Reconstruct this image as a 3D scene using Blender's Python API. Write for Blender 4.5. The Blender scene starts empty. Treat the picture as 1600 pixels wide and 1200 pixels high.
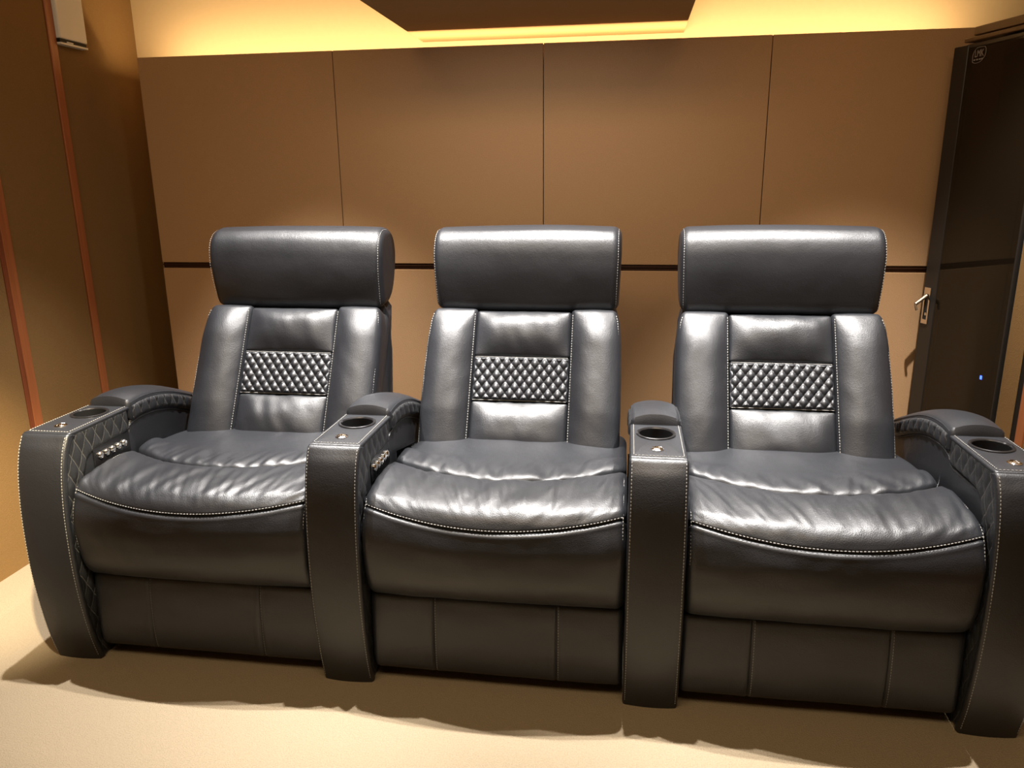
import bpy, bmesh, math, random
from mathutils import Vector, Matrix, noise
import numpy as np

sc = bpy.context.scene
COL = sc.collection
PI = math.pi
rnd = random.Random(7)

# ------------------------------------------------------------------ camera
F_PX, PITCH, YAW, ROLL = 1201.187, 0.259518, 0.149433, -0.010464
CAM = Vector((1.46353, -1.58450, 1.20578))
fwd = Vector((-math.sin(YAW) * math.cos(PITCH), math.cos(YAW) * math.cos(PITCH), -math.sin(PITCH)))
rt = Vector((math.cos(YAW), math.sin(YAW), 0))
up = rt.cross(fwd)
r2 = rt * math.cos(ROLL) + up * math.sin(ROLL)
u2 = -rt * math.sin(ROLL) + up * math.cos(ROLL)
cam_data = bpy.data.cameras.new('camera')
cam_data.sensor_width = 36.0
cam_data.lens = F_PX * 36.0 / 1600.0
cam_data.clip_start = 0.02
cam = bpy.data.objects.new('camera', cam_data)
COL.objects.link(cam)
cam.matrix_world = Matrix(((r2.x, u2.x, -fwd.x, CAM.x), (r2.y, u2.y, -fwd.y, CAM.y), (r2.z, u2.z, -fwd.z, CAM.z), (0, 0, 0, 1)))
sc.camera = cam

# ------------------------------------------------------------------ world, lights, exposure
wd = bpy.data.worlds.new('world')
sc.world = wd
wd.use_nodes = True
wd.node_tree.nodes['Background'].inputs[0].default_value = (1.0, 0.86, 0.7, 1)
wd.node_tree.nodes['Background'].inputs[1].default_value = 0.05
sc.view_settings.view_transform = 'Standard'
sc.view_settings.look = 'None'
sc.view_settings.gamma = 1.0
sc.view_settings.use_curve_mapping = False
sc.view_settings.exposure = 0.0


def spot(name, loc, target, power, color, size_deg, blend, radius):
    d = bpy.data.lights.new(name, 'SPOT')
    d.energy = power
    d.color = color
    d.spot_size = math.radians(size_deg)
    d.spot_blend = blend
    d.shadow_soft_size = radius
    o = bpy.data.objects.new(name, d)
    COL.objects.link(o)
    o.location = loc
    v = Vector(target) - Vector(loc)
    o.rotation_euler = v.to_track_quat('-Z', 'Y').to_euler()
    return o


def area(name, loc, target, power, color, sx, sy, spread=180):
    d = bpy.data.lights.new(name, 'AREA')
    d.energy = power
    d.color = color
    d.shape = 'RECTANGLE'
    d.size = sx
    d.size_y = sy
    d.spread = math.radians(spread)
    o = bpy.data.objects.new(name, d)
    COL.objects.link(o)
    o.location = loc
    v = Vector(target) - Vector(loc)
    o.rotation_euler = v.to_track_quat('-Z', 'Y').to_euler()
    return o


DOWN_C = (1.0, 0.96, 0.92)
for lx, pw, ang in ((0.29, 510, 54), (0.98, 440, 58), (1.46, 440, 58), (2.20, 480, 54)):
    spot('downlight_lamp', (lx, 0.333, 2.63), (lx + (.08 if lx < .5 else 0), 0.52, 0), pw, DOWN_C, ang, 0.6, 0.016)
spot('left_wall_fill', (1.2, -1.2, 2.5), (-.47, .26, .10), 1500, (1.0, .84, .58), 20, 1.0, .03)  # added fill spot, no known fixture; brightens the low left wall
area('back_wall_fill', (1.165, 0.64, 1.695), (1.165, 0.70, 0), 5, DOWN_C, 0.85, 0.05)  # added fill strip under the soffit, brightens the back wall
LED_C = (1.0, 0.72, 0.40)
area('cove_led_lamp', (1.10, 1.285, 1.60), (1.10, 1.31, 2.4), 17, LED_C, 2.85, 0.02)
area('front_ceiling_lamp', (1.15, -1.35, 2.60), (1.15, -0.6, 0), 58, (1.0, 0.76, 0.47), 2.2, 1.0)

# ------------------------------------------------------------------ materials


def mat(name, base, rough=0.5, spec=0.5, metal=0.0, emit=None, emit_s=0.0):
    m = bpy.data.materials.new(name)
    m.use_nodes = True
    b = m.node_tree.nodes['Principled BSDF']
    b.inputs['Base Color'].default_value = (*base, 1)
    b.inputs['Roughness'].default_value = rough
    b.inputs['Specular IOR Level'].default_value = spec
    b.inputs['Metallic'].default_value = metal
    if emit:
        b.inputs['Emission Color'].default_value = (*emit, 1)
        b.inputs['Emission Strength'].default_value = emit_s
    return m


def nd(m, typ, **kw):
    n = m.node_tree.nodes.new(typ)
    for k, v in kw.items():
        setattr(n, k, v)
    return n


def lk(m, a, b):
    m.node_tree.links.new(a, b)


def math_node(m, op, a, b=None):
    n = nd(m, 'ShaderNodeMath', operation=op)
    for i, v in enumerate((a, b)):
        if v is None:
            continue
        if isinstance(v, (int, float)):
            n.inputs[i].default_value = v
        else:
            lk(m, v, n.inputs[i])
    return n.outputs[0]


def add_bump(m, layers, dist=0.002):
    """layers: list of (kind, scale, weight, stretch)"""
    b = m.node_tree.nodes['Principled BSDF']
    tc = nd(m, 'ShaderNodeTexCoord')
    total = None
    for kind, scale, weight, stretch in layers:
        mp = nd(m, 'ShaderNodeMapping')
        mp.inputs['Scale'].default_value = stretch
        lk(m, tc.outputs['Object'], mp.inputs[0])
        if kind == 'noise':
            t = nd(m, 'ShaderNodeTexNoise')
            t.inputs['Scale'].default_value = scale
            t.inputs['Detail'].default_value = 3
            out = t.outputs[0]
        else:
            t = nd(m, 'ShaderNodeTexVoronoi')
            t.inputs['Scale'].default_value = scale
            out = t.outputs['Distance']
        lk(m, mp.outputs[0], t.inputs['Vector'])
        o = math_node(m, 'MULTIPLY', out, weight)
        total = o if total is None else math_node(m, 'ADD', total, o)
    bp = nd(m, 'ShaderNodeBump')
    bp.inputs['Strength'].default_value = 1.0
    bp.inputs['Distance'].default_value = dist
    lk(m, total, bp.inputs['Height'])
    lk(m, bp.outputs[0], b.inputs['Normal'])


def leather(name, quilt_threads=False):
    m = mat(name, (0.0085, 0.0095, 0.0125), 0.45, 0.68)
    b = m.node_tree.nodes['Principled BSDF']
    add_bump(m, [('voronoi', 420, 0.16, (1, 1, 1)), ('noise', 26, 0.55, (1, 1, 1))], 0.0016)
    tc = nd(m, 'ShaderNodeTexCoord')
    n = nd(m, 'ShaderNodeTexNoise')
    n.inputs['Scale'].default_value = 9
    n.inputs['Detail'].default_value = 4
    lk(m, tc.outputs['Object'], n.inputs['Vector'])
    mr = nd(m, 'ShaderNodeMapRange')
    mr.inputs['To Min'].default_value = 0.42
    mr.inputs['To Max'].default_value = 0.50
    lk(m, n.outputs[0], mr.inputs[0])
    lk(m, mr.outputs[0], b.inputs['Roughness'])
    if quilt_threads:
        sp = nd(m, 'ShaderNodeSeparateXYZ')
        lk(m, tc.outputs['Object'], sp.inputs[0])
        py = math_node(m, 'DIVIDE', sp.outputs[1], QY)
        pz = math_node(m, 'DIVIDE', sp.outputs[2], QZ)
        lines = None
        for s in ('ADD', 'SUBTRACT'):
            p = math_node(m, s, py, pz)
            fr = math_node(m, 'ABSOLUTE', math_node(m, 'SINE', math_node(m, 'MULTIPLY', p, PI)))
            l = math_node(m, 'LESS_THAN', fr, 0.08)
            lines = l if lines is None else math_node(m, 'MAXIMUM', lines, l)
        mx = nd(m, 'ShaderNodeMix', data_type='RGBA')
        mx.inputs['A'].default_value = (0.012, 0.013, 0.0155, 1)
        mx.inputs['B'].default_value = (0.085, 0.083, 0.078, 1)
        lk(m, lines, mx.inputs['Factor'])
        lk(m, mx.outputs['Result'], b.inputs['Base Color'])
    return m


QY, QZ = 0.038, 0.074


def fabric(name, c1, c2, scale=700, rough=0.9, bump=0.0008):
    m = mat(name, c1, rough, 0.15)
    b = m.node_tree.nodes['Principled BSDF']
    tc = nd(m, 'ShaderNodeTexCoord')
    n = nd(m, 'ShaderNodeTexNoise')
    n.inputs['Scale'].default_value = scale
    n.inputs['Detail'].default_value = 2
    lk(m, tc.outputs['Object'], n.inputs['Vector'])
    mx = nd(m, 'ShaderNodeMix', data_type='RGBA')
    mx.inputs['A'].default_value = (*c1, 1)
    mx.inputs['B'].default_value = (*c2, 1)
    mr = nd(m, 'ShaderNodeMapRange')
    mr.inputs['From Min'].default_value = 0.35
    mr.inputs['From Max'].default_value = 0.65
    lk(m, n.outputs[0], mr.inputs[0])
    lk(m, mr.outputs[0], mx.inputs['Factor'])
    lk(m, mx.outputs['Result'], b.inputs['Base Color'])
    bp = nd(m, 'ShaderNodeBump')
    bp.inputs['Distance'].default_value = bump
    lk(m, n.outputs[0], bp.inputs['Height'])
    lk(m, bp.outputs[0], b.inputs['Normal'])
    return m


def wood(name, c1, c2):
    m = mat(name, c1, 0.38, 0.4)
    b = m.node_tree.nodes['Principled BSDF']
    tc = nd(m, 'ShaderNodeTexCoord')
    mp = nd(m, 'ShaderNodeMapping')
    mp.inputs['Scale'].default_value = (60, 60, 3)
    lk(m, tc.outputs['Object'], mp.inputs[0])
    n = nd(m, 'ShaderNodeTexNoise')
    n.inputs['Scale'].default_value = 2
    n.inputs['Detail'].default_value = 5
    lk(m, mp.outputs[0], n.inputs['Vector'])
    mx = nd(m, 'ShaderNodeMix', data_type='RGBA')
    mx.inputs['A'].default_value = (*c1, 1)
    mx.inputs['B'].default_value = (*c2, 1)
    lk(m, n.outputs[0], mx.inputs['Factor'])
    lk(m, mx.outputs['Result'], b.inputs['Base Color'])
    return m


M_LEATHER = leather('black_leather')
M_QUILT = leather('black_quilted_leather', True)
M_THREAD = mat('grey_thread', (0.24, 0.235, 0.22), 0.6, 0.3)
M_CHROME = mat('chrome', (0.80, 0.79, 0.77), 0.12, 0.5, 1.0)
M_GUN = mat('dark_gunmetal', (0.07, 0.07, 0.075), 0.22, 0.5, 0.85)
M_PLASTIC = mat('black_plastic', (0.008, 0.008, 0.009), 0.25, 0.5)
M_DARK = mat('black_hollow', (0.004, 0.004, 0.004), 0.6, 0.2)  # near-black colour, also used to paint the shade in narrow gaps
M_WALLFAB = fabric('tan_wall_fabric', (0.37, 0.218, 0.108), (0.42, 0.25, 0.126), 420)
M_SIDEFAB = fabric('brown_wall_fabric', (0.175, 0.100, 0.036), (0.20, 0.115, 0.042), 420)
M_PLASTER = fabric('warm_wall_paint', (0.60, 0.46, 0.27), (0.61, 0.47, 0.28), 60, 0.9, 0.0002)
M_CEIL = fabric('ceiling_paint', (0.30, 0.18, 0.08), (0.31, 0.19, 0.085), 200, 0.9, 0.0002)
M_CARPET = fabric('beige_carpet', (0.240, 0.190, 0.125), (0.278, 0.223, 0.149), 330, 0.95, 0.003)
M_WOOD = wood('reddish_wood', (0.20, 0.055, 0.018), (0.38, 0.13, 0.045))
M_WOOD2 = wood('dark_reddish_wood', (0.11, 0.026, 0.010), (0.22, 0.06, 0.022))
M_GROOVE = wood('dark_wood_groove', (0.02, 0.008, 0.004), (0.045, 0.016, 0.007))
M_BRONZE = mat('dark_bronze', (0.12, 0.085, 0.055), 0.42, 0.5, 0.6)
M_CORN = mat('brown_cornice', (0.10, 0.052, 0.02), 0.4, 0.4)
M_WHITE = mat('white_plastic', (0.62, 0.60, 0.56), 0.5, 0.4)
M_CABINET = mat('black_satin_metal', (0.012, 0.011, 0.010), 0.35, 0.5)
M_GLASS = mat('smoked_black_glass', (0.010, 0.007, 0.004), 0.04, 0.5)
M_BLUE = mat('blue_led', (0.02, 0.04, 0.4), 0.4, 0.3, 0.0, (0.03, 0.08, 1.0), 6.0)
M_LOGO = mat('logo_grey', (0.22, 0.185, 0.16), 0.5, 0.3)

# glass: a smoked pane, mostly dark reflection with a little light passing through
_g = M_GLASS
_nt = _g.node_tree
_pr = _nt.nodes['Principled BSDF']
_out = _nt.nodes['Material Output']
_tr = nd(_g, 'ShaderNodeBsdfTransparent')
_tr.inputs[0].default_value = (0.35, 0.30, 0.25, 1)
_mx = nd(_g, 'ShaderNodeMixShader')
_mx.inputs[0].default_value = 0.72
lk(_g, _tr.outputs[0], _mx.inputs[1])
lk(_g, _pr.outputs[0], _mx.inputs[2])
lk(_g, _mx.outputs[0], _out.inputs['Surface'])

# ------------------------------------------------------------------ object helpers


def mesh_obj(name, verts, faces, material, parent=None, smooth=True, angle=40):
    me = bpy.data.meshes.new(name)
    me.from_pydata([tuple(v) for v in verts], [], faces)
    bm = bmesh.new()
    bm.from_mesh(me)
    bmesh.ops.recalc_face_normals(bm, faces=bm.faces[:])
    bm.to_mesh(me)
    bm.free()
    if smooth:
        me.polygons.foreach_set('use_smooth', [True] * len(me.polygons))
        me.set_sharp_from_angle(angle=math.radians(angle))
    me.materials.append(material)
    o = bpy.data.objects.new(name, me)
    COL.objects.link(o)
    if parent is not None:
        o.parent = parent
    return o


class MB:
    """collects shapes for ONE mesh"""

    def __init__(self):
        self.v, self.f = [], []

    def add(self, verts, faces):
        b = len(self.v)
        self.v += [tuple(v) for v in verts]
        self.f += [tuple(i + b for i in f) for f in faces]
        return self

    def box(self, x0, x1, y0, y1, z0, z1):
        vs = [(x, y, z) for z in (z0, z1) for y in (y0, y1) for x in (x0, x1)]
        return self.add(vs, [(0, 2, 3, 1), (4, 5, 7, 6), (0, 1, 5, 4), (2, 6, 7, 3), (0, 4, 6, 2), (1, 3, 7, 5)])

    def obj(self, name, material, parent=None, smooth=False, angle=40):
        return mesh_obj(name, self.v, self.f, material, parent, smooth, angle)


def bevel_obj(o, w=0.003, seg=2):
    md = o.modifiers.new('bevel', 'BEVEL')
    md.width = w
    md.segments = seg
    md.limit_method = 'ANGLE'
    md.angle_limit = math.radians(40)
    return o


def empty(name, loc, rotz=0.0):
    o = bpy.data.objects.new(name, None)
    COL.objects.link(o)
    o.location = loc
    o.rotation_euler = (0, 0, rotz)
    o.empty_display_size = 0.1
    return o


def tag(o, label, cat, group=None):
    o['label'] = label
    o['category'] = cat
    if group:
        o['group'] = group
    return o


def structure(o):
    o['kind'] = 'structure'
    return o


def resample(pts, n, closed=False):
    p = np.array(pts, float)
    if closed:
        p = np.vstack([p, p[:1]])
    d = np.r_[0, np.cumsum(np.linalg.norm(np.diff(p, axis=0), axis=1))]
    t = np.linspace(0, d[-1], n + 1)[:-1] if closed else np.linspace(0, d[-1], n)
    return np.column_stack([np.interp(t, d, p[:, k]) for k in range(p.shape[1])])


def catmull(pts, per=8):
    p = [np.array(q, float) for q in pts]
    p = [2 * p[0] - p[1]] + p + [2 * p[-1] - p[-2]]
    out = []
    for i in range(1, len(p) - 2):
        a, b, c, d = p[i - 1:i + 3]
        for k in range(per):
            t = k / per
            out.append(0.5 * (2 * b + (c - a) * t + (2 * a - 5 * b + 4 * c - d) * t * t + (3 * b - a - 3 * c + d) * t ** 3))
    out.append(p[-2])
    return np.array(out)


def inset(loop, d):
    """offset a closed 2D loop inwards by d"""
    p = np.array(loop, float)
    if d == 0:
        return p
    a = np.sum(p[:, 0] * np.roll(p[:, 1], -1) - np.roll(p[:, 0], -1) * p[:, 1])
    e = np.roll(p, -1, 0) - p
    e /= np.maximum(np.linalg.norm(e, axis=1, keepdims=True), 1e-9)
    nrm = np.column_stack([e[:, 1], -e[:, 0]]) * (1 if a > 0 else -1)   # outward
    n0 = np.roll(nrm, 1, 0)
    m = nrm + n0
    l = np.linalg.norm(m, axis=1, keepdims=True)
    m = m / np.maximum(l, 1e-6)
    c = np.maximum(np.sum(m * nrm, axis=1, keepdims=True), 0.6)
    return p - m * d / c


def loft(loops3d, cap=True):
    n = len(loops3d[0])
    vs, fs = [], []
    for L in loops3d:
        vs += [tuple(q) for q in L]
    for i in range(len(loops3d) - 1):
        for j in range(n):
            k = (j + 1) % n
            fs.append((i * n + j, i * n + k, (i + 1) * n + k, (i + 1) * n + j))
    if cap:
        fs.append(tuple(range(n)))
        fs.append(tuple((len(loops3d) - 1) * n + j for j in range(n)))
    return vs, fs


def extrude_x(loop, x0, x1, r=0.01, seg=5, mid=1, fx=None, strip=False):
    """closed (y,z) loop pushed along x with rounded ends; fx(x,y,z) may bend it"""
    st = [(x0 + r * (1 - math.cos(k / seg * PI / 2)), r * (1 - math.sin(k / seg * PI / 2))) for k in range(seg + 1)]
    inner = [(x0 + r + (x1 - x0 - 2 * r) * k / mid, 0.0) for k in range(1, mid)]
    en = [(x1 - (s[0] - x0), s[1]) for s in reversed(st)]
    loops = []
    for x, d in st + inner + en:
        L = inset(loop, d)
        pts = [(x, q[0], q[1]) for q in L]
        if fx:
            pts = [fx(*q) for q in pts]
        loops.append(pts)
    if strip:          # a narrow bent band: end faces as a ladder of quads
        v, f = loft(loops, False)
        n = len(loop)
        for b in (0, (len(loops) - 1) * n):
            f += [(b + i, b + i + 1, b + n - 2 - i, b + n - 1 - i) for i in range(n // 2 - 1)]
        return v, f
    return loft(loops)


def box_grid(xs, ys, zs):
    """surface of a box as shared-vertex grids; returns unit verts and quads"""
    idx, vs, fs = {}, [], []

    def vid(p):
        k = tuple(round(c, 6) for c in p)
        if k not in idx:
            idx[k] = len(vs)
            vs.append(p)
        return idx[k]

    def face(A, B, f):
        for i in range(len(A) - 1):
            for j in range(len(B) - 1):
                fs.append((vid(f(A[i], B[j])), vid(f(A[i + 1], B[j])), vid(f(A[i + 1], B[j + 1])), vid(f(A[i], B[j + 1]))))
    for z in (zs[0], zs[-1]):
        face(xs, ys, lambda a, b: (a, b, z))
    for y in (ys[0], ys[-1]):
        face(xs, zs, lambda a, b: (a, y, b))
    for x in (xs[0], xs[-1]):
        face(ys, zs, lambda a, b: (x, a, b))
    return vs, fs


def ticks(h, r, n, ne=4):
    """symmetric coordinates on [-h,h], dense in the rounded ends"""
    e = [-h + r * k / ne for k in range(ne)]
    m = [-(h - r) + 2 * (h - r) * k / n for k in range(n + 1)]
    return e + m + [-q for q in reversed(e)]


def cushion(hx, hy, hz, r, n, f):
    """rounded block, half sizes hx,hy,hz; f maps (x,y,z) to its place"""
    vs, fs = box_grid(ticks(hx, r, n[0]), ticks(hy, r, n[1]), ticks(hz, r, n[2]))
    out = []
    for p in vs:
        q = [max(-h + r, min(h - r, c)) for c, h in zip(p, (hx, hy, hz))]
        d = Vector([a - b for a, b in zip(p, q)])
        if d.length > 1e-9:
            d = d.normalized() * r
        out.append(f(q[0] + d.x, q[1] + d.y, q[2] + d.z))
    return out, fs


def stitches(mb, pts, nrm, pitch=0.0078, length=0.0052, rad=0.00105, lift=0.0006):
    """a row of small thread dashes lying along a path"""
    P = np.array(pts, float)
    d = np.r_[0, np.cumsum(np.linalg.norm(np.diff(P, axis=0), axis=1))]
    at = lambda t: np.array([np.interp(t, d, P[:, k]) for k in range(3)])
    if callable(nrm):
        nf = nrm
    else:
        nf = lambda p: nrm
    t = pitch * 0.5
    while t + length < d[-1]:
        a, b = at(t), at(t + length)
        n = np.array(nf((a + b) / 2), float)
        n /= np.linalg.norm(n)
        tg = (b - a) / max(np.linalg.norm(b - a), 1e-9)
        s = np.cross(tg, n)
        c = [a + n * (lift - rad), b + n * (lift - rad)]
        m = (a + b) / 2 + n * (lift + rad * 0.6)
        vs, fs = [], []
        sec = [(-1, 0), (-0.6, 0.8), (0.6, 0.8), (1, 0), (0, -1)]
        for q, sc_ in ((a, 0.5), (a * 0.7 + b * 0.3, 1.0), (a * 0.3 + b * 0.7, 1.0), (b, 0.5)):
            for (i, j) in sec:
                vs.append(q + n * lift + s * i * rad * sc_ + n * j * rad * sc_)
        for k in range(3):
            for i in range(5):
                j = (i + 1) % 5
                fs.append((k * 5 + i, k * 5 + j, k * 5 + 5 + j, k * 5 + 5 + i))
        fs.append((0, 1, 2, 3, 4))
        fs.append((15, 16, 17, 18, 19))
        mb.add(vs, fs)
        t += pitch


def thread_row(parent, *a, **k):
    m = MB()
    stitches(m, *a, **k)
    return m.obj('stitching', M_THREAD, parent, True)


def tube(mb, pts, rad, seg=6, nrm=None):
    P = np.array(pts, float)
    loops = []
    for i in range(len(P)):
        tg = P[min(i + 1, len(P) - 1)] - P[max(i - 1, 0)]
        tg /= max(np.linalg.norm(tg), 1e-9)
        a = np.cross(tg, (0.13, 0.31, 0.94))
        a /= np.linalg.norm(a)
        b = np.cross(tg, a)
        loops.append([P[i] + rad * (math.cos(2 * PI * k / seg) * a + math.sin(2 * PI * k / seg) * b) for k in range(seg)])
    v, f = loft(loops)
    mb.add(v, f)


def lathe(mb, prof, c, axis=(0, 0, 1), seg=40, closed=False, open_top=False):
    """profile of (radius, height) about an axis through c"""
    ax = np.array(axis, float)
    ax /= np.linalg.norm(ax)
    h = np.array((1.0, 0, 0)) if abs(ax[0]) < 0.9 else np.array((0, 1.0, 0))
    a = np.cross(ax, h)
    a /= np.linalg.norm(a)
    b = np.cross(ax, a)
    c = np.array(c, float)
    vs, fs = [], []
    for (r, z) in prof:
        for k in range(seg):
            t = 2 * PI * k / seg
            vs.append(c + ax * z + r * (math.cos(t) * a + math.sin(t) * b))
    for i in range(len(prof) - 1):
        for k in range(seg):
            j = (k + 1) % seg
            fs.append((i * seg + k, i * seg + j, (i + 1) * seg + j, (i + 1) * seg + k))
    if not closed:
        if not open_top:
            fs.append(tuple(range(seg)))
        fs.append(tuple((len(prof) - 1) * seg + k for k in range(seg)))
    else:
        i = len(prof) - 1
        for k in range(seg):
            j = (k + 1) % seg
            fs.append((i * seg + k, i * seg + j, j, k))
    mb.add(vs, fs)


SEED = 0


def nz(x, y, z=0.0):
    return noise.noise(Vector((x + SEED * 3.7, y + SEED * 1.9, z + SEED * 5.3)))


# ------------------------------------------------------------------ the room
FLOOR_X0, WALL_R = -0.47, 2.56
WY = 1.214          # front face of the back wall panels
BACK = 1.42
ROOM_F = -3.4
CEIL = 2.65

structure(MB().box(FLOOR_X0 - .1, WALL_R + .8, ROOM_F, BACK + .1, -.08, 0).obj('floor', M_CARPET))
structure(MB().box(FLOOR_X0 - .1, WALL_R + .8, ROOM_F, BACK + .1, CEIL, CEIL + .08).obj('ceiling', M_PLASTER))
structure(MB().box(FLOOR_X0 - .1, WALL_R + .8, BACK, BACK + .1, 0, CEIL).obj('wall_back', M_PLASTER))
structure(MB().box(FLOOR_X0 - .1, FLOOR_X0, ROOM_F, BACK, 0, CEIL).obj('wall_left', M_PLASTER))
structure(MB().box(WALL_R + .7, WALL_R + .8, ROOM_F, BACK, 0, CEIL).obj('wall_right', M_SIDEFAB))
structure(MB().box(FLOOR_X0 - .1, WALL_R + .8, ROOM_F - .1, ROOM_F, 0, CEIL).obj('wall_front', M_SIDEFAB))
# dropped ceiling section reaching the back wall
structure(MB().box(0.692, 1.638, 0.60, BACK, 1.703, CEIL).obj('ceiling_soffit', M_CEIL))

# back wall: four tall fabric panels over a dark groove, four more below it
PX0, PS = -0.338, 0.75
TOPZ, GZ = 1.653, 0.897
TH = 0.03
names_up = ['leftmost of the four tall tan fabric panels above the dark groove',
            'second from left of the four tall tan fabric panels above the groove',
            'third from left of the four tall tan fabric panels above the groove',
            'rightmost tall tan fabric panel above the groove, behind the black cabinet']
names_lo = ['tan fabric panel below the groove, left of the left recliner',
            'tan fabric panel below the groove, between left and middle recliner',
            'tan fabric panel below the groove, between middle and right recliner',
            'tan fabric panel below the groove, between right recliner and black cabinet']
for k in range(4):
    xa, xb = PX0 + k * PS + 0.0012, PX0 + (k + 1) * PS - 0.0012
    xb = min(xb, WALL_R - .01)
    o = MB().box(xa, xb, WY, WY + TH, GZ + .011, TOPZ).obj('acoustic_panel', M_WALLFAB)
    bevel_obj(o, 0.002, 2)
    tag(o, names_up[k], 'wall panel', 'upper back wall panels')
    o = MB().box(xa, xb, WY, WY + TH, 0.0, GZ - .011).obj('acoustic_panel', M_WALLFAB)
    bevel_obj(o, 0.002, 2)
    tag(o, names_lo[k], 'wall panel', 'lower back wall panels')
g = MB().box(PX0 + .002, WALL_R - .01, WY + .006, WY + TH, GZ - .011, GZ + .011)
g.box(PX0 + .002, WALL_R - .01, WY + .001, WY + .006, GZ + .001, GZ + .005)
structure(g.obj('trim_1', M_GROOVE))
# backing that carries the panels a little off the wall
structure(MB().box(PX0 + .25, WALL_R - .02, WY + TH + .002, WY + TH + .014, 0, 1.45).obj('wall_backing', M_GROOVE))

# left wall: fabric panels between upright strips of reddish wood
LX = FLOOR_X0
P1, P2 = 0.94, 0.595        # where the strips stand


def left_panel(y0, y1, label, proud=.012):
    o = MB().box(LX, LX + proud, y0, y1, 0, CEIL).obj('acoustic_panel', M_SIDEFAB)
    return tag(o, label, 'wall panel', 'left wall panels')


left_panel(-1.0, P2 - .037, 'fabric panel at the left edge of the photo, left of the nearer wood strip')
left_panel(P2 + .018, P1 - .022, 'brown fabric panel on the left wall between the two wood strips')
left_panel(P1 + .020, BACK, 'shadowy brown fabric panel on the left wall beyond the farther wood strip', .004)
for i, (y, wdt) in enumerate(((P1, .034), (P2, .036))):
    t = MB().box(LX, LX + .016, y - wdt * .5, y + wdt * .5, 0, CEIL)
    o = t.obj('trim_%d' % (i + 2), M_WOOD)
    bevel_obj(o, .002, 1)
    structure(o)
    structure(MB().box(LX, LX + (.006, .014)[i], y - wdt * .5 - (.006, .018)[i], y - wdt * .5 - (0, .0015)[i], 0, CEIL).obj('trim_%d' % (i + 4), (M_DARK, M_WOOD2)[i]))  # the first is black: the shadow line beside the wood, as colour

# whitish unit high on the left wall
u = empty('wall_speaker', (LX, 1.02, 1.66))
bd = MB().box(0.004, 0.030, -.062, .074, .022, .24).obj('housing', M_WHITE, u)
bevel_obj(bd, .004, 2)
MB().box(0.004, .026, -.062, .070, .010, .022).obj('slot', M_DARK, u)
lw = MB().box(0.004, .029, -.062, .074, .004, .010).obj('lower_lip', M_WHITE, u)
MB().box(.026, .029, -.03, .0, .011, .015).obj('vane', M_WHITE, u)
tag(u, 'whitish box mounted high on the left wall beyond the wood strip', 'speaker')

# ------------------------------------------------------------------ black cabinet with a glass door, at right
ANG = math.radians(17)
FAR = Vector((2.445, 1.15))
DV = Vector((math.sin(ANG), -math.cos(ANG)))
DW = 0.370
cab = empty('equipment_cabinet', (FAR.x, FAR.y, 0))
tag(cab, 'tall black cabinet with a smoked glass door in the right corner', 'cabinet')


def dloc(s, out, z):
    """point on the door: s along it from the far edge, out towards the room"""
    return (DV.x * s + (-math.cos(ANG)) * out, DV.y * s + (-math.sin(ANG)) * out, z)


def dbox(mb, s0, s1, o0, o1, z0, z1):
    vs = [dloc(s, o, z) for z in (z0, z1) for o in (o0, o1) for s in (s0, s1)]
    mb.add(vs, [(0, 2, 3, 1), (4, 5, 7, 6), (0, 1, 5, 4), (2, 6, 7, 3), (0, 4, 6, 2), (1, 3, 7, 5)])
    return mb


DTOP = 1.586
dm = MB()
dbox(dm, 0, .062, -.022, 0, 0.02, DTOP)
dbox(dm, DW - .006, DW, -.022, 0, 0.02, DTOP)
dbox(dm, .062, DW - .006, -.022, 0, DTOP - .012, DTOP)
dbox(dm, .062, DW - .006, -.022, 0, 0.02, .06)
door = dm.obj('door', M_CABINET, cab)
bevel_obj(door, .0015, 1)
gm = MB()
dbox(gm, .062, DW - .006, -.012, -.002, .06, DTOP - .012)
gl = gm.obj('glass_pane', M_GLASS, door)
gl['label'] = 'dark smoked glass pane'
# swing handle on the far stile
hp = MB()
zc = .790
dbox(hp, .010, .016, 0, .004, zc - .062, zc + .058)
dbox(hp, .034, .040, 0, .004, zc - .062, zc + .058)
dbox(hp, .016, .034, 0, .004, zc - .062, zc - .048)
dbox(hp, .016, .034, 0, .004, zc + .036, zc + .058)
h1 = hp.obj('handle', M_CHROME, door)
h1['label'] = 'chrome swing handle'
lv = MB()
A0, A1 = Vector(dloc(.025, .004, zc + .032)), Vector(dloc(.022, .040, zc + .004))
tube(lv, [A0, A0.lerp(A1, .3), A0.lerp(A1, .7), A1], .006, 8)
tube(lv, [A1, A1 + Vector((0.002, -.004, -.012)), A1 + Vector((0.004, -.006, -.02))], .004, 8)
lv.obj('lever', M_BRONZE, h1, True)
lm = MB()
lathe(lm, [(.001, -.0), (.005, 0), (.005, .004), (.001, .005)], dloc(.025, -.002, zc - .03), (-math.cos(ANG), -math.sin(ANG), 0), 12)
lm.obj('lock', M_CHROME, h1, True)


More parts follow.
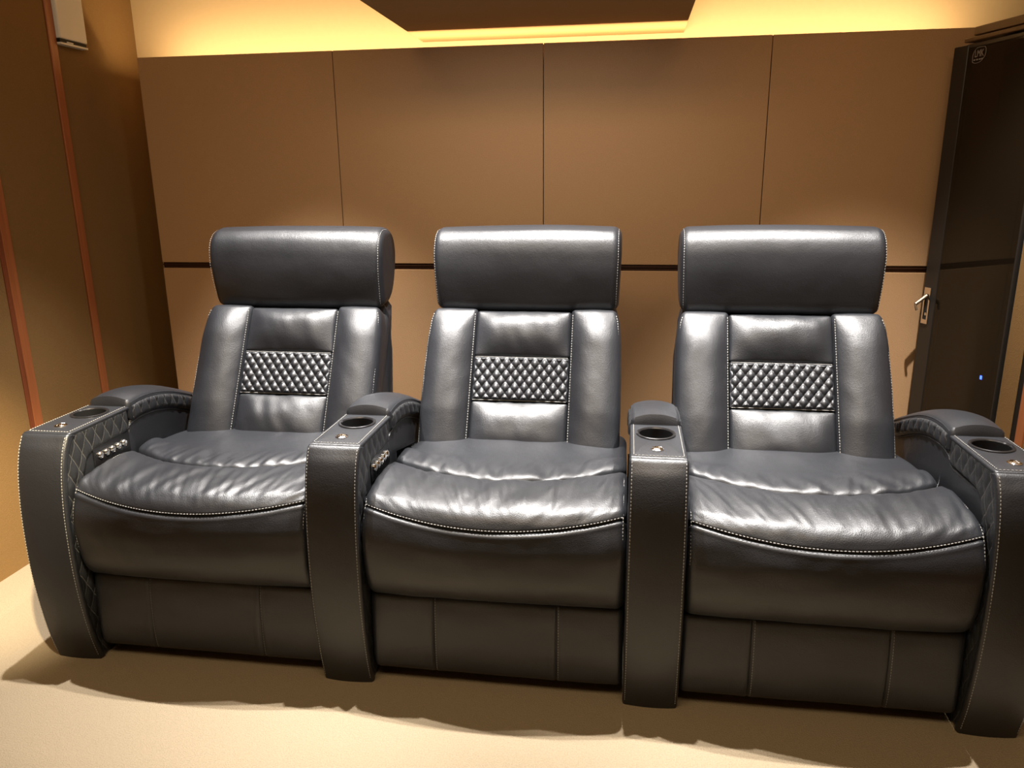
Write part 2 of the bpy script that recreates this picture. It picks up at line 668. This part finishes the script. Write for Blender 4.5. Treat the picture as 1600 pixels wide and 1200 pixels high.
# emblem on the glass, upper far corner: rounded outline with letters
def door_text(body, s, z, size, name, parent):
    cu = bpy.data.curves.new(name, 'FONT')
    cu.body = body
    cu.size = size
    cu.extrude = .0003
    cu.align_x = 'CENTER'
    tmp = bpy.data.objects.new(name, cu)
    COL.objects.link(tmp)
    dg = bpy.context.evaluated_depsgraph_get()
    me = bpy.data.meshes.new_from_object(tmp.evaluated_get(dg))
    bpy.data.objects.remove(tmp)
    M = Matrix(((DV.x, 0, -math.cos(ANG), 0), (DV.y, 0, -math.sin(ANG), 0), (0, 1, 0, 0), (0, 0, 0, 1)))
    base = Vector(dloc(s, .0006, z))
    vs = []
    for v in me.vertices:
        q = M @ Vector((v.co.x * .95, v.co.y * 1.35, v.co.z))
        vs.append(tuple(q + base))
    fs = [tuple(p.vertices) for p in me.polygons]
    return vs, fs


em = MB()
s0, z0 = .112, 1.550
ring = [(-.024, -.018), (-.025, .003), (-.014, .019), (.008, .021), (.024, .017), (.025, -.004), (.010, -.019), (-.010, -.022)]
rp = catmull(ring + ring[:1], 5)[:-1]
tube(em, [dloc(s0 + a, .0006, z0 + b) for a, b in rp] + [dloc(s0 + rp[0][0], .0006, z0 + rp[0][1])], .0008, 5)
eo = em.obj('emblem', M_LOGO, door)
eo['label'] = 'small grey emblem outline on the glass'
em = MB()
for txt, zz, sz in (('LMK', -.005, .0205),):
    v, f = door_text(txt, s0, z0 + zz, sz, 'emblem', door)
    em.add(v, f)
for a in (-.016, -.005, .006, .015):        # the small unreadable line below the letters
    dbox(em, s0 + a - .004, s0 + a + .003, .0003, .0009, z0 - .0145, z0 - .0105)
em.obj('lettering', M_LOGO, eo)

il = MB()
dbox(il, .301, .308, -.0017, -.0005, .606, .617)
io = il.obj('indicator_light', M_BLUE, door)
io['label'] = 'small blue indicator light'
# cabinet body along the right wall behind the door
bx = Vector((DV.x * DW, DV.y * DW))
cm = MB()
x_in = bx.x + .030
cm.box(x_in + .46, x_in + .48, bx.y, .36 + bx.y - .0, 0.02, DTOP)
cm.box(x_in, x_in + .46, bx.y, bx.y + .018, 0.02, DTOP)
cm.box(x_in + .004, x_in + .46, bx.y + .33, bx.y + .348, 0.02, DTOP)
cm.box(x_in, x_in + .46, bx.y + .018, bx.y + .33, 0.02, .05)
cm.box(x_in, x_in + .46, bx.y + .018, bx.y + .33, DTOP - .02, DTOP)
body = cm.obj('cabinet_body', M_CABINET, cab)
tp = MB()
dbox(tp, .045, DW - .002, -.06, .004, DTOP + .006, DTOP + .018)
dbox(tp, .075, DW - .002, -.09, -.002, DTOP + .022, DTOP + .046)
to = tp.obj('cornice', M_CORN, cab)
bevel_obj(to, .002, 1)
for j, zz in enumerate((.35, .60, .85)):
    eq = MB().box(x_in + .02, x_in + .42, bx.y + .03, bx.y + .32, zz, zz + .07).obj('rack_unit', M_PLASTIC, cab)

# right wall nearer than the cabinet: fabric strip, shadow gap painted as a flush black strip, wood strip, fabric
RX = WALL_R
yc = FAR.y + bx.y
RX = FAR.x + bx.x + .010
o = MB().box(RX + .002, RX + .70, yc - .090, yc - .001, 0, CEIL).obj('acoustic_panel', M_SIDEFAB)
tag(o, 'narrow brown fabric strip right beside the black cabinet', 'wall panel', 'right wall panels')
structure(MB().box(RX + .006, RX + .70, yc - .130, yc - .090, 0, CEIL).obj('trim_6', M_DARK))  # shade of the gap put in as black colour
o = structure(MB().box(RX + .0, RX + .70, yc - .172, yc - .130, 0, CEIL).obj('trim_7', M_WOOD))
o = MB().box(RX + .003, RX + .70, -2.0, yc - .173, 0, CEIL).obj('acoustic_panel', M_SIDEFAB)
tag(o, 'brown fabric panel at the right edge of the photo, past the wood strip', 'wall panel', 'right wall panels')

# ------------------------------------------------------------------ recliners
AW = 0.1285                 # armrest width
PITCH_X = 0.74
LA = -0.434                 # left face of the left armrest in chair coordinates
S_IN = 0.305                # half width between the armrests

ARM_FRONT = [(0.006, 0.0), (-.010, .06), (-.021, .12), (-.031, .20), (-.036, .28), (-.036, .36), (-.032, .44), (-.021, .52), (-.006, .575), (.010, .608)]
fc = catmull(ARM_FRONT, 5)


def arm_loops():
    top_corner = [(.014, .614), (.022, .617)]
    outer = [tuple(q) for q in fc] + top_corner
    return outer


def quilt(y, z, h):
    a = abs(math.sin(PI * (y / QY + z / QZ)))
    b = abs(math.sin(PI * (y / QY - z / QZ)))
    return h * (a * b) ** 0.45


def side_quilt(outer, inner, xface, sign, nt=16):
    """puffed diamond-quilted skin on the side of an armrest, between two edge curves"""
    n = len(outer)
    vs, fs = [], []
    for i in range(n):
        for j in range(nt + 1):
            t = j / nt
            y = outer[i][0] * (1 - t) + inner[i][0] * t
            z = outer[i][1] * (1 - t) + inner[i][1] * t
            e = min(1.0, min(t, 1 - t) * nt / 2.2, min(i, n - 1 - i) / 2.0)
            e = max(0, e) ** .6
            vs.append((xface + sign * (quilt(y, z, .0048) * e + .0032 * e), y, z))
    m = nt + 1
    for i in range(n - 1):
        for j in range(nt):
            fs.append((i * m + j, i * m + j + 1, (i + 1) * m + j + 1, (i + 1) * m + j))
    # closed at the back
    b = len(vs)
    for i in range(n):
        for j in (0, nt):
            y = outer[i][0] if j == 0 else inner[i][0]
            z = outer[i][1] if j == 0 else inner[i][1]
            vs.append((xface - sign * .004, y, z))
    for i in range(n - 1):
        fs.append((i * m, (i + 1) * m, b + (i + 1) * 2, b + i * 2))
        fs.append((i * m + nt, b + i * 2 + 1, b + (i + 1) * 2 + 1, (i + 1) * m + nt))
        fs.append((b + i * 2, b + (i + 1) * 2, b + (i + 1) * 2 + 1, b + i * 2 + 1))
    fs.append(tuple(range(0, m)) + (b + 1, b))
    fs.append(tuple(range((n - 1) * m, n * m)) + (b + 2 * (n - 1) + 1, b + 2 * (n - 1)))
    return vs, fs


PAD_TOP = catmull([(.262, .627), (.31, .631), (.37, .627), (.44, .612), (.51, .588), (.60, .551), (.66, .524)], 6)


def make_armrest(root, x0, plate):
    """one armrest standing on the floor, its left face at x0"""
    x1 = x0 + AW
    xm = (x0 + x1) / 2
    outer = arm_loops()
    # body: the whole side outline
    loop = outer + [(.024, .60), (.027, .545), (.10, .545), (.18, .545), (.25, .545), (.257, .560), (.262, .575)]
    loop += [(q[0] + .004, q[1] - .045) for q in PAD_TOP[4:]]
    loop += [(.672, .40), (.66, .20), (.65, .012), (.40, .012), (.20, .012), (.05, .004)]
    L = resample(loop, 150, True)
    v, f = extrude_x(L, x0 + .009, x1 - .009, .006, 4)
    body = mesh_obj('armrest', v, f, M_LEATHER, root)
    MB().box(x0 + .0015, x0 + .012, .040, .64, .004, .40).obj('light_leak_filler', M_LEATHER, body)  # added hidden filler, stops light leaking between armrest and seat
    # front panel: the leather strip that runs up the front
    P = np.array(outer)
    ins = [(q[0] + .017 + .004 * max(0, (q[1] - .55) / .067), q[1] - .010 * max(0, (q[1] - .55) / .067)) for q in P]
    lp = [tuple(q) for q in P] + [tuple(q) for q in reversed(ins)]

    def bulge(x, y, z):
        t = (x - xm) / (AW / 2)
        return (x, y - .006 * (1 - t * t) * min(1, (.617 - z) / .03 if z > .587 else 1), z)
    v, f = extrude_x(lp, x0 - .0, x1 + .0, .007, 6, 8, bulge, True)
    mesh_obj('front_panel', v, f, M_LEATHER, body, True, 50)
    # console top with the cup holder
    cx_, cy_, cr_ = x0 + .0625, .183, .0405
    xa, xb, ya, yb = x0 + .002, x1 - .002, .021, .256
    per = []
    for (p, q, n_) in (((xa, ya), (xb, ya), 12), ((xb, ya), (xb, yb), 20), ((xb, yb), (xa, yb), 12), ((xa, yb), (xa, ya), 20)):
        for k in range(n_):
            per.append((p[0] + (q[0] - p[0]) * k / n_, p[1] + (q[1] - p[1]) * k / n_))
    loops = []
    ang_ = [math.atan2(q[1] - cy_, q[0] - cx_) for q in per]
    for z in (.560, .600, .6178):
        loops.append([(cx_ + cr_ * math.cos(a), cy_ + cr_ * math.sin(a), z) for a in ang_])
    for d_, z in ((.0050, .6178), (.0020, .6170), (.0005, .6150), (0, .612), (.002, .6085), (.0115, .606), (.0115, .560)):
        loops.append([(min(max(q[0], xa + d_), xb - d_), min(max(q[1], ya + d_), yb - d_), z) for q in per])
    loops.append(loops[0])
    v, f = loft(loops[:-1], False)
    n_ = len(per)
    m_ = len(loops) - 2
    f += [(m_ * n_ + j, m_ * n_ + (j + 1) % n_, (j + 1) % n_, j) for j in range(n_)]
    top = mesh_obj('console_top', v, f, M_LEATHER, body)
    # seam cords
    for xs in (x0 + .006, x1 - .006):
        fr = [(xs, q[0] - .0012, q[1]) for q in P]
        tang = lambda p: (0, -1, 0.15)
        thread_row(body, fr[1:-1], tang)
        thread_row(body, [(xs + (.004 if xs < xm else -.004), .03, .6184), (xs + (.004 if xs < xm else -.004), .250, .6184)], (0, 0, 1))
    thread_row(body, [(x0 + .008, .029, .6184), (x1 - .008, .029, .6184)], (0, 0, 1))
    sm = MB()
    tube(sm, [(x0 + .005, .020, .6160), (x1 - .005, .020, .6160)], .0016, 6)
    sm.obj('piping', M_LEATHER, body, True)
    # quilted sides
    n_o = [tuple(q) for q in P] + [(.05, .617), (.09, .617), (.13, .617), (.17, .617), (.21, .617), (.250, .616)]
    o2 = resample(n_o, 170)
    i_pts = [(.075, 0), (.062, .08), (.050, .18), (.040, .28), (.040, .36), (.045, .44), (.058, .50), (.078, .535), (.110, .548), (.16, .549), (.20, .549), (.250, .549)]
    i2 = resample(i_pts, 170)
    # pair by nearest height/length so that the strip stays regular
    v, f = side_quilt(o2, i2, x1 - .009, 1)
    mesh_obj('quilted_side', v, f, M_QUILT, body, True, 60)
    v, f = side_quilt(o2, i2, x0 + .009, -1)
    mesh_obj('quilted_side', v, f, M_QUILT, body, True, 60)
    # lid pad behind the cup holder
    T = PAD_TOP
    low = T.copy()
    low[:, 1] -= .055
    nose = [(.257, .618), (.255, .605), (.256, .590), (.260, .578)]
    loopP = [tuple(q) for q in T] + [(.672, .50), (.664, .474)] + [tuple(q) for q in low[::-1][1:-1]] + [(q[0], q[1]) for q in nose[::-1]]
    LP = resample(loopP, 120, True)

    def crown(x, y, z):
        t = (x - xm) / (AW / 2)
        tz = np.interp(y, T[:, 0], T[:, 1])
        k = max(0.0, min(1.0, 1 - (tz - z) / .045))
        return (x, y, z + .016 * (1 - abs(t) ** 2.2) * k)
    v, f = extrude_x(LP, x0 + .003, x1 - .003, .012, 6, 12, crown)
    pad = mesh_obj('arm_pad', v, f, M_LEATHER, body, True, 50)
    # its quilted sides
    for xs, sg in ((x1 - .0045, 1), (x0 + .0045, -1)):
        oo = [(q[0] + .006, q[1] - .010) for q in T]
        ii = [(q[0] + .006, q[1] - .050) for q in T]
        v, f = side_quilt(resample(oo, 110), resample(ii, 110), xs, sg, 11)
        mesh_obj('quilted_side', v, f, M_QUILT, body, True, 60)
    for xs in (x1 - .006, x0 + .006):
        pm = MB()
        tube(pm, [(xs, q[0] + .004, q[1] - .0035) for q in T], .0022, 6)
        pm.obj('piping', M_LEATHER, body, True)
    # cup holder
    cb = MB()
    lathe(cb, [(.047, .0002), (.0465, .003), (.044, .0042), (.041, .0036), (.039, .001), (.0385, -.012), (.038, -.066), (.037, -.068), (.001, -.068)], (x0 + .0625, .183, .6178), (0, 0, 1), 48, False, True)
    cup = cb.obj('cup_holder', M_GUN, body, True, 30)
    cup['label'] = 'dark metal cup holder'
    # small light button
    bt = MB()
    lathe(bt, [(.0150, .0), (.0150, .002), (.0130, .0032), (.0118, .0025), (.0115, .0030), (.0075, .0052), (.0001, .0062)], (x0 + .062, .075, .6178), (0, 0, 1), 32)
    for k in range(6):
        a = k * PI / 3
        tube(bt, [(x0 + .062 + .002 * math.cos(a), .075 + .002 * math.sin(a), .6243), (x0 + .062 + .010 * math.cos(a), .075 + .010 * math.sin(a), .6220)], .0011, 5)
    bo = bt.obj('push_button', M_CHROME, body, True, 35)
    bo['label'] = 'round chrome push button'
    if plate:
        xf = x1 - .009
        pl = MB().box(xf, xf + .003, .098, .246, .494, .554)
        po = pl.obj('control_plate', M_PLASTIC, body)
        bevel_obj(po, .003, 2)
        po['label'] = 'glossy black control plate'
        for k in range(5):
            b = MB()
            yy = .121 + .0243 * k
            lathe(b, [(.0098, 0), (.0098, .003), (.0085, .0048), (.0078, .0040), (.0060, .0062), (.0001, .0050)], (xf + .003, yy, .526), (1, 0, 0), 20)
            q = b.obj('control_button', M_CHROME, body, True, 30)
            q['label'] = 'round chrome control button'
    # smooth recess seam under the pad
    for xs in (x1 - .0085, x0 + .0085):
        rm = MB()
        pts = [(xs, y, z) for y, z in catmull([(.10, .556), (.17, .558), (.24, .556), (.262, .566), (.30, .573), (.37, .570), (.44, .556), (.51, .532), (.60, .495)], 5)]
        tube(rm, pts, .0022, 6)
        rm.obj('seam_cord', M_LEATHER, body, True)
    return body, top


# ---- seat: profile of thigh roll and leg rest, as a function of x
SP = [(.170, .499), (.125, .513), (.065, .511), (.022, .499), (.000, .482), (-.014, .458), (-.024, .430), (-.029, .400), (-.028, .360), (-.021, .310), (-.009, .272), (.006, .252)]
SPc = catmull(SP, 10)      # index/10 = profile parameter
HW = .3045


def prof(x, s):
    """point on the seat front at side position x, parameter s in 0..11"""
    t = x / HW
    k = min(max(s * 10, 0), len(SPc) - 1.001)
    i = int(k)
    y, z = SPc[i] * (1 - (k - i)) + SPc[i + 1] * (k - i)
    g = min(1, s / 4.0) if s < 8 else max(0.30, 1 - (s - 8) / 3 * .7)
    y -= .040 * (1 - t * t) * (g * g * (3 - 2 * g) if g < 1 else 1)
    if s < 3:
        y += (.105 * t * t - .02) * (1 - s / 3)     # crease runs back towards the sides
        z += -.004 * (1 - t * t) * (1 - s / 3)
    return y, z


def seam_s(x):
    t = x / HW
    return 4.05 + 1.15 * (1 - t * t)


def normal_of(x, s):
    a, b = prof(x, max(0, s - .15)), prof(x, min(11, s + .15))
    ty, tz = b[0] - a[0], b[1] - a[1]
    l = math.hypot(ty, tz) or 1
    return -(-tz) / l * 0 + tz / l, -ty / l     # outward (y,z): left of travel


def wrinkle(x, s):
    """folds that fan out from the crease"""
    fan = x * (1 + .12 * s)
    w = nz(fan * 24 + s * .75, s * .30, 3.1) * .0052 + nz(fan * 52 - s * .9, s * .4, 8.7) * .0028
    m = math.exp(-((s - 1.6) / 1.9) ** 2)
    return w * m + nz(x * 9, s * 1.2, 5) * .0015


def x_stations(hw, r, n, seg=5):
    st = [(-hw + r * (1 - math.cos(k / seg * PI / 2)), r * (1 - math.sin(k / seg * PI / 2))) for k in range(seg + 1)]
    inn = [(-hw + r + 2 * (hw - r) * k / n, 0.0) for k in range(1, n)]
    return st + inn + [(-a, b) for a, b in reversed(st)]


def make_seat(root):
    loops = []
    st = x_stations(HW, .020, 110)
    for x, d in st:
        ss = seam_s(x)
        pts = []
        N = 44
        for k in range(N + 1):
            s = ss * k / N
            y, z = prof(x, s)
            ny, nz_ = normal_of(x, s)
            h = wrinkle(x, s)
            h -= .009 * math.exp(-(s / .22) ** 2)                      # crease
            h -= .0055 * math.exp(-((ss - s) / .13) ** 2)               # thigh seam
            pts.append((y + ny * h, z + nz_ * h))
        ys, zs = pts[-1]
        pts += [(ys + .035, zs - .012), (ys + .06, zs - .05), (pts[0][0] - .05, .43), (pts[0][0] + .002, .46)]
        L = inset(pts, d)
        loops.append([(x, q[0], q[1]) for q in L])
    v, f = loft(loops)
    seat = mesh_obj('seat_front', v, f, M_LEATHER, root, True, 60)
    # leg rest below the thigh seam
    loops = []
    for x, d in st:
        ss = seam_s(x)
        pts = []
        N = 40
        for k in range(N + 1):
            s = ss + (11 - ss) * k / N
            y, z = prof(x, s)
            ny, nz_ = normal_of(x, s)
            h = nz(x * 7, s * .8, 11) * .0022 + nz(x * 25, s * .9, 4) * .0008
            h -= .0055 * math.exp(-((s - ss) / .13) ** 2)
            h += .0012 * math.exp(-((s - ss - .32) / .16) ** 2)
            pts.append((y + ny * h, z + nz_ * h))
        y, z = pts[-1]
        pts += [(y + .018, z - .004), (y + .05, z + .004), (.075, .30), (.075, .42)]
        L = inset(pts, d)
        loops.append([(x, q[0], q[1]) for q in L])
    v, f = loft(loops)
    leg = mesh_obj('leg_rest', v, f, M_LEATHER, root, True, 60)
    xs = np.linspace(-HW + .006, HW - .006, 90)
    for off in (-.14,):
        path = []
        for x in xs:
            s = seam_s(x) + off
            y, z = prof(x, s)
            ny, nzz = normal_of(x, s)
            path.append((x, y - .001 * 0 + ny * -.001, z + nzz * -.001))
        thread_row(seat, path, (0, -.6, .8), lift=.0016)
    for xx in (-HW + .008, HW - .008):
        path = []
        for k in range(60):
            s = .4 + 10.2 * k / 59
            y, z = prof(xx, s)
            ny, nzz = normal_of(xx, s)
            path.append((xx, y - ny * .006, z - nzz * .006))
        thread_row(seat, path, (0, -.7, .7), lift=.0012)
    # rear seat cushion
    loops = []
    for x, d in x_stations(HW - .002, .022, 110):
        t = x / HW
        yc, zc = prof(x, 0)
        pts = []
        ctl = [(yc - .002, zc - .018), (yc - .001, zc - .004), (yc + .008, zc + .005), (yc + .03, zc + .009), (yc + .08, zc + .010 - .004 * t * t),
               (yc + (.50 - yc) * .45, .503 - .013 * t * t), (yc + (.50 - yc) * .75, .497 - .014 * t * t), (.51, .488 - .014 * t * t), (.60, .470)]
        cv = catmull(ctl, 8)
        for k, (y, z) in enumerate(cv):
            q = y - yc
            m = math.exp(-((q - .035) / .055) ** 2)
            h = m * (nz(x * 26 + q * 9, q * 7, 1.3) * .0068 + nz(x * 56 - q * 15, q * 8, 6.1) * .0032) + nz(x * 8, q * 8, 2) * .0022
            m2 = math.exp(-((q - .2) / .10) ** 2)
            h += m2 * nz((x + .25 * q) * 17, q * 5, 9.9) * .0030
            if k < 3:
                pts.append((y - h * .4, z))
            else:
                pts.append((y, z + h))
        pts += [(.60, .40), (.40, .395), (yc + .01, .40), (yc, .44)]
        L = inset(pts, d)
        loops.append([(x, q[0], q[1]) for q in L])
    v, f = loft(loops)
    mesh_obj('seat_cushion', v, f, M_LEATHER, root, True, 60)
    return seat


def make_base(root):
    cv = catmull([(.040, .248), (.018, .240), (.012, .215), (.008, .17), (.006, .12), (.008, .07), (.014, .045), (.032, .032)], 7)
    SX = (-.148, .148)
    loops = []
    hw = .304
    xs = sorted(set([round(-hw + .014 + (2 * hw - .028) * k / 120, 5) for k in range(1, 120)] + [sx + d for sx in SX for d in (-.004, -.002, 0, .002, .004)]))
    st = x_stations(hw, .014, 2)
    st = st[:6] + [(x, 0.0) for x in xs] + st[-6:]
    for x, d in st:
        pts = []
        for k, (y, z) in enumerate(cv):
            h = nz(x * 6, z * 9, 21) * .0022 + nz(x * 16, z * 22, 25) * .0008
            for sx in SX:
                h -= .0032 * math.exp(-((x - sx) / .0028) ** 2)
                h += .0014 * math.exp(-((abs(x - sx) - .011) / .007) ** 2)
            pts.append((y - h, z))
        pts += [(.09, .032), (.09, .248)]
        L = inset(pts, d)
        loops.append([(x, q[0], q[1]) for q in L])
    v, f = loft(loops)
    b = mesh_obj('base_panel', v, f, M_LEATHER, root, True, 60)
    fr = MB().box(-.314, .305, .09, .60, .004, .39).obj('seat_frame', M_DARK, root)  # hidden frame, widened and lowered to block light leaks onto the floor
    for sx in (-.22, .22):
        for yy in (.16, .54):
            m = MB()
            lathe(m, [(.022, 0), (.024, .004), (.020, .036)], (sx, yy, 0), (0, 0, 1), 16)
            m.obj('foot', M_PLASTIC, root, True)
    for sx in SX:
        path = [(sx + .0055, q[0] - .0018, q[1]) for q in cv[6:-6]]
        thread_row(b, path, (0, -1, 0), pitch=.007, length=.0045, rad=.0006, lift=.0003)


# ---- backrest: a frame leaning back
BT = math.radians(29)
BO = np.array((0, .462, .468))
BV = np.array((0, math.sin(BT), math.cos(BT)))
BN = np.array((0, -math.cos(BT), math.sin(BT)))


def bk(u, v, n):
    p = BO + BV * v + BN * n
    return (u, p[1], p[2])


def wide(v):
    """outer half width of the back at height v"""
    return np.interp(v, [-.05, .10, .22, .32, .38, .42], [.290, .291, .291, .288, .283, .272])


CEN = .139


def make_back(root, dx):
    # shell
    fr = [tuple((BO + BV * v + BN * (-.018 if v < .33 else -.018 - .5 * (v - .33)))[1:]) for v in np.linspace(-.10, .46, 14)]
    lp = fr + [(.735, .885), (.765, .875), (.775, .80), (.755, .70), (.735, .55), (.71, .42), (.66, .36), (.52, .36)]
    L = resample(lp, 90, True)

    def taper(x, y, z):
        v = (z - .468) / math.cos(BT)
        k = np.interp(v, [.0, .25, .38, .46], [1.0, 1.0, .96, .84])
        return (x * k + dx, y, z)
    v, f = extrude_x(L, -.288, .288, .035, 7, 14, taper)
    shell = mesh_obj('backrest', v, f, M_LEATHER, root, True, 50)
    # bolsters
    for sg in (-1, 1):
        def fb(x, y, z, sg=sg):
            # x across (-.08 inner .. .08 outer after sign), y up, z outwards
            v = y + .205
            W = wide(v)
            tt = (x + .08) / .16
            uu = CEN + (W - CEN) * tt
            a = x / .08
            n = z - .028
            if z > 0:
                cr = max(0, 1 - abs(a * .96 - .05) ** 2.4)
                tb = 1 - max(0, (v - .30) / .125) ** 2 * .9
                lowf = np.interp(v, [0, .10, .30], [.75, 1.0, 1.0])
                n += .040 * cr * max(tb, -.2) * lowf
                n += nz(uu * 11 * sg + 3 * sg, v * 7 + uu * 8, 7 + sg) * .0032 + nz(uu * 24 * sg, v * 19 + uu * 14, 2 + sg) * .0014
            return bk(sg * uu + dx, v, n)
        v, f = cushion(.08, .215, .030, .016, (22, 44, 2), fb)
        mesh_obj('side_bolster', v, f, M_LEATHER, shell, True, 70)
    # centre pads
    def pad(name, v0, v1, amp, bias, wr):
        hv = (v1 - v0) / 2

        def fp(x, y, z):
            v = (v0 + v1) / 2 + y
            n = z - .020
            if z > 0:
                a, b = x / CEN, y / hv
                n += amp * (1 - abs(a) ** 3.5) * (1 - abs(b) ** 2.2) * (1 + bias * b)
                e = (1 - abs(a) ** 4)
                n += wr * (nz(x * 30 + v * 10, v * 12, 3 + v0) * .7 + nz(x * 14, v * 20, 9 + v0) * .5) * e
                cx = (1 - abs(a)) * (1 - abs(b))
            return bk(x + dx, v, n)
        vv, ff = cushion(CEN + .002, hv, .022, .010, (30, 18, 2), fp)
        mesh_obj(name, vv, ff, M_LEATHER, shell, True, 70)
    pad('upper_pad', .268, .412, .030, .25, .0045)
    pad('lumbar_pad', -.03, .136, .028, -.10, .0055)
    # quilted band
    nu, nv = 132, 64
    vs, fs = [], []
    v0, v1 = .138, .266
    du, dv = .0278, .0365
    for i in range(nu + 1):
        for j in range(nv + 1):
            u_ = -CEN + 2 * CEN * i / nu
            v_ = v0 + (v1 - v0) * j / nv
            p = abs(math.sin(PI * ((u_) / du / 1 * .5 * 2 * .5 + v_ / dv * .5 * 2 * .5)))
            q = abs(math.sin(PI * ((u_) / du - (v_ - v0) / dv)))
            p = abs(math.sin(PI * ((u_) / du + (v_ - v0) / dv)))
            e = min(1, min(i, nu - i) / 3, min(j, nv - j) / 3)
            n = .0085 * (p * q) ** .5 * e + .002 + .004 * (1 - abs(u_ / CEN) ** 2)
            vs.append(bk(u_ + dx, v_, n))
    m = nv + 1
    for i in range(nu):
        for j in range(nv):
            fs.append((i * m + j, (i + 1) * m + j, (i + 1) * m + j + 1, i * m + j + 1))
    b = len(vs)
    ring = [i * m for i in range(nu + 1)] + [nu * m + j for j in range(1, nv + 1)] + [i * m + nv for i in range(nu - 1, -1, -1)] + [j for j in range(nv - 1, 0, -1)]
    for r_ in ring:
        q = np.array(vs[r_]) - BN * .02
        vs.append(tuple(q))
    nr = len(ring)
    for k in range(nr):
        fs.append((ring[k], ring[(k + 1) % nr], b + (k + 1) % nr, b + k))
    fs.append(tuple(b + k for k in range(nr)))
    mesh_obj('quilted_panel', vs, fs, M_LEATHER, shell, True, 70)
    # stitching
    for sg in (-1, 1):
        path = [bk(sg * (wide(v) - .007) + dx, v, .0085 + .004 * math.sin(min(1, v / .4) * PI)) for v in np.linspace(.0, .400, 50)]
        thread_row(shell, path, BN)
        path = [bk(sg * (CEN + .0065) + dx, v, .0085) for v in np.linspace(.0, .405, 50)]
        thread_row(shell, path, BN)
    for vv in (.137, .267):
        pm = MB()
        tube(pm, [bk(u_ + dx, vv, .004) for u_ in np.linspace(-CEN + .003, CEN - .003, 16)], .0008, 5)
        pm.obj('seam_cord', M_THREAD, shell, True)
    # headrest
    hl = catmull([(.690, .842), (.668, .838), (.650, .850), (.640, .895), (.634, .945), (.634, .985), (.640, 1.025), (.656, 1.056), (.690, 1.078), (.745, 1.080), (.780, 1.064), (.800, 1.03),
                  (.803, .98), (.790, .92), (.765, .875), (.73, .847), (.690, .842)], 7)[:-1]
    H = resample(hl, 120, True)

    def hf(x, y, z):
        k = np.interp(z, [.84, .90, 1.0, 1.08], [.271, .273, .276, .275]) / .276
        t = abs(x) / .276
        fr_ = 1 if y < .70 else 0
        yy = y
        if y < .68:
            yy = y - .007 * (1 - t ** 3) - nz(x * 6, z * 7, 13) * .0035 - nz(x * 20, z * 15, 17) * .0008
        z = z - .014
        return (x * k * 1.02 + dx, yy + .042, z + .006 * (1 - t * t) * max(0, (z - .98) / .1) + nz(x * 5, y * 9, 31) * .002)
    v, f = extrude_x(H, -.276, .276, .026, 8, 40, hf)
    hd = mesh_obj('headrest', v, f, M_LEATHER, root, True, 50)
    for sg in (-1, 1):
        path = []
        for y, z in H:
            pass
        seq = catmull([(.670, .842), (.652, .854), (.642, .90), (.636, .945), (.636, .985), (.642, 1.022), (.658, 1.051), (.692, 1.071), (.742, 1.073)], 6)
        pts = [hf(sg * .266, q[0], q[1]) for q in seq]
        thread_row(hd, pts, lambda p: (sg * .3, -.8, .35), lift=.0042)
    for sg in (-1, 1):
        hb = MB()
        hb.box(sg * .16 - .012 + dx, sg * .16 + .012 + dx, .735, .75, .78, .90)
        hb.obj('headrest_post', M_PLASTIC, hd)


CHAIR_DX = (0.011, -0.009, -0.018)
LABELS = ['left black leather recliner, nearest the wood-trimmed left wall',
          'middle black leather recliner, between the other two recliners',
          'right black leather recliner, with an armrest on both of its sides']
for k in range(3):
    SEED = k
    root = empty('home_theater_recliner', (k * PITCH_X + .434, 0, 0))
    tag(root, LABELS[k], 'recliner', 'row of three black leather recliners')
    make_armrest(root, LA, True)
    make_seat(root)
    make_base(root)
    make_back(root, CHAIR_DX[k])
    if k == 2:
        make_armrest(root, LA + PITCH_X, False)
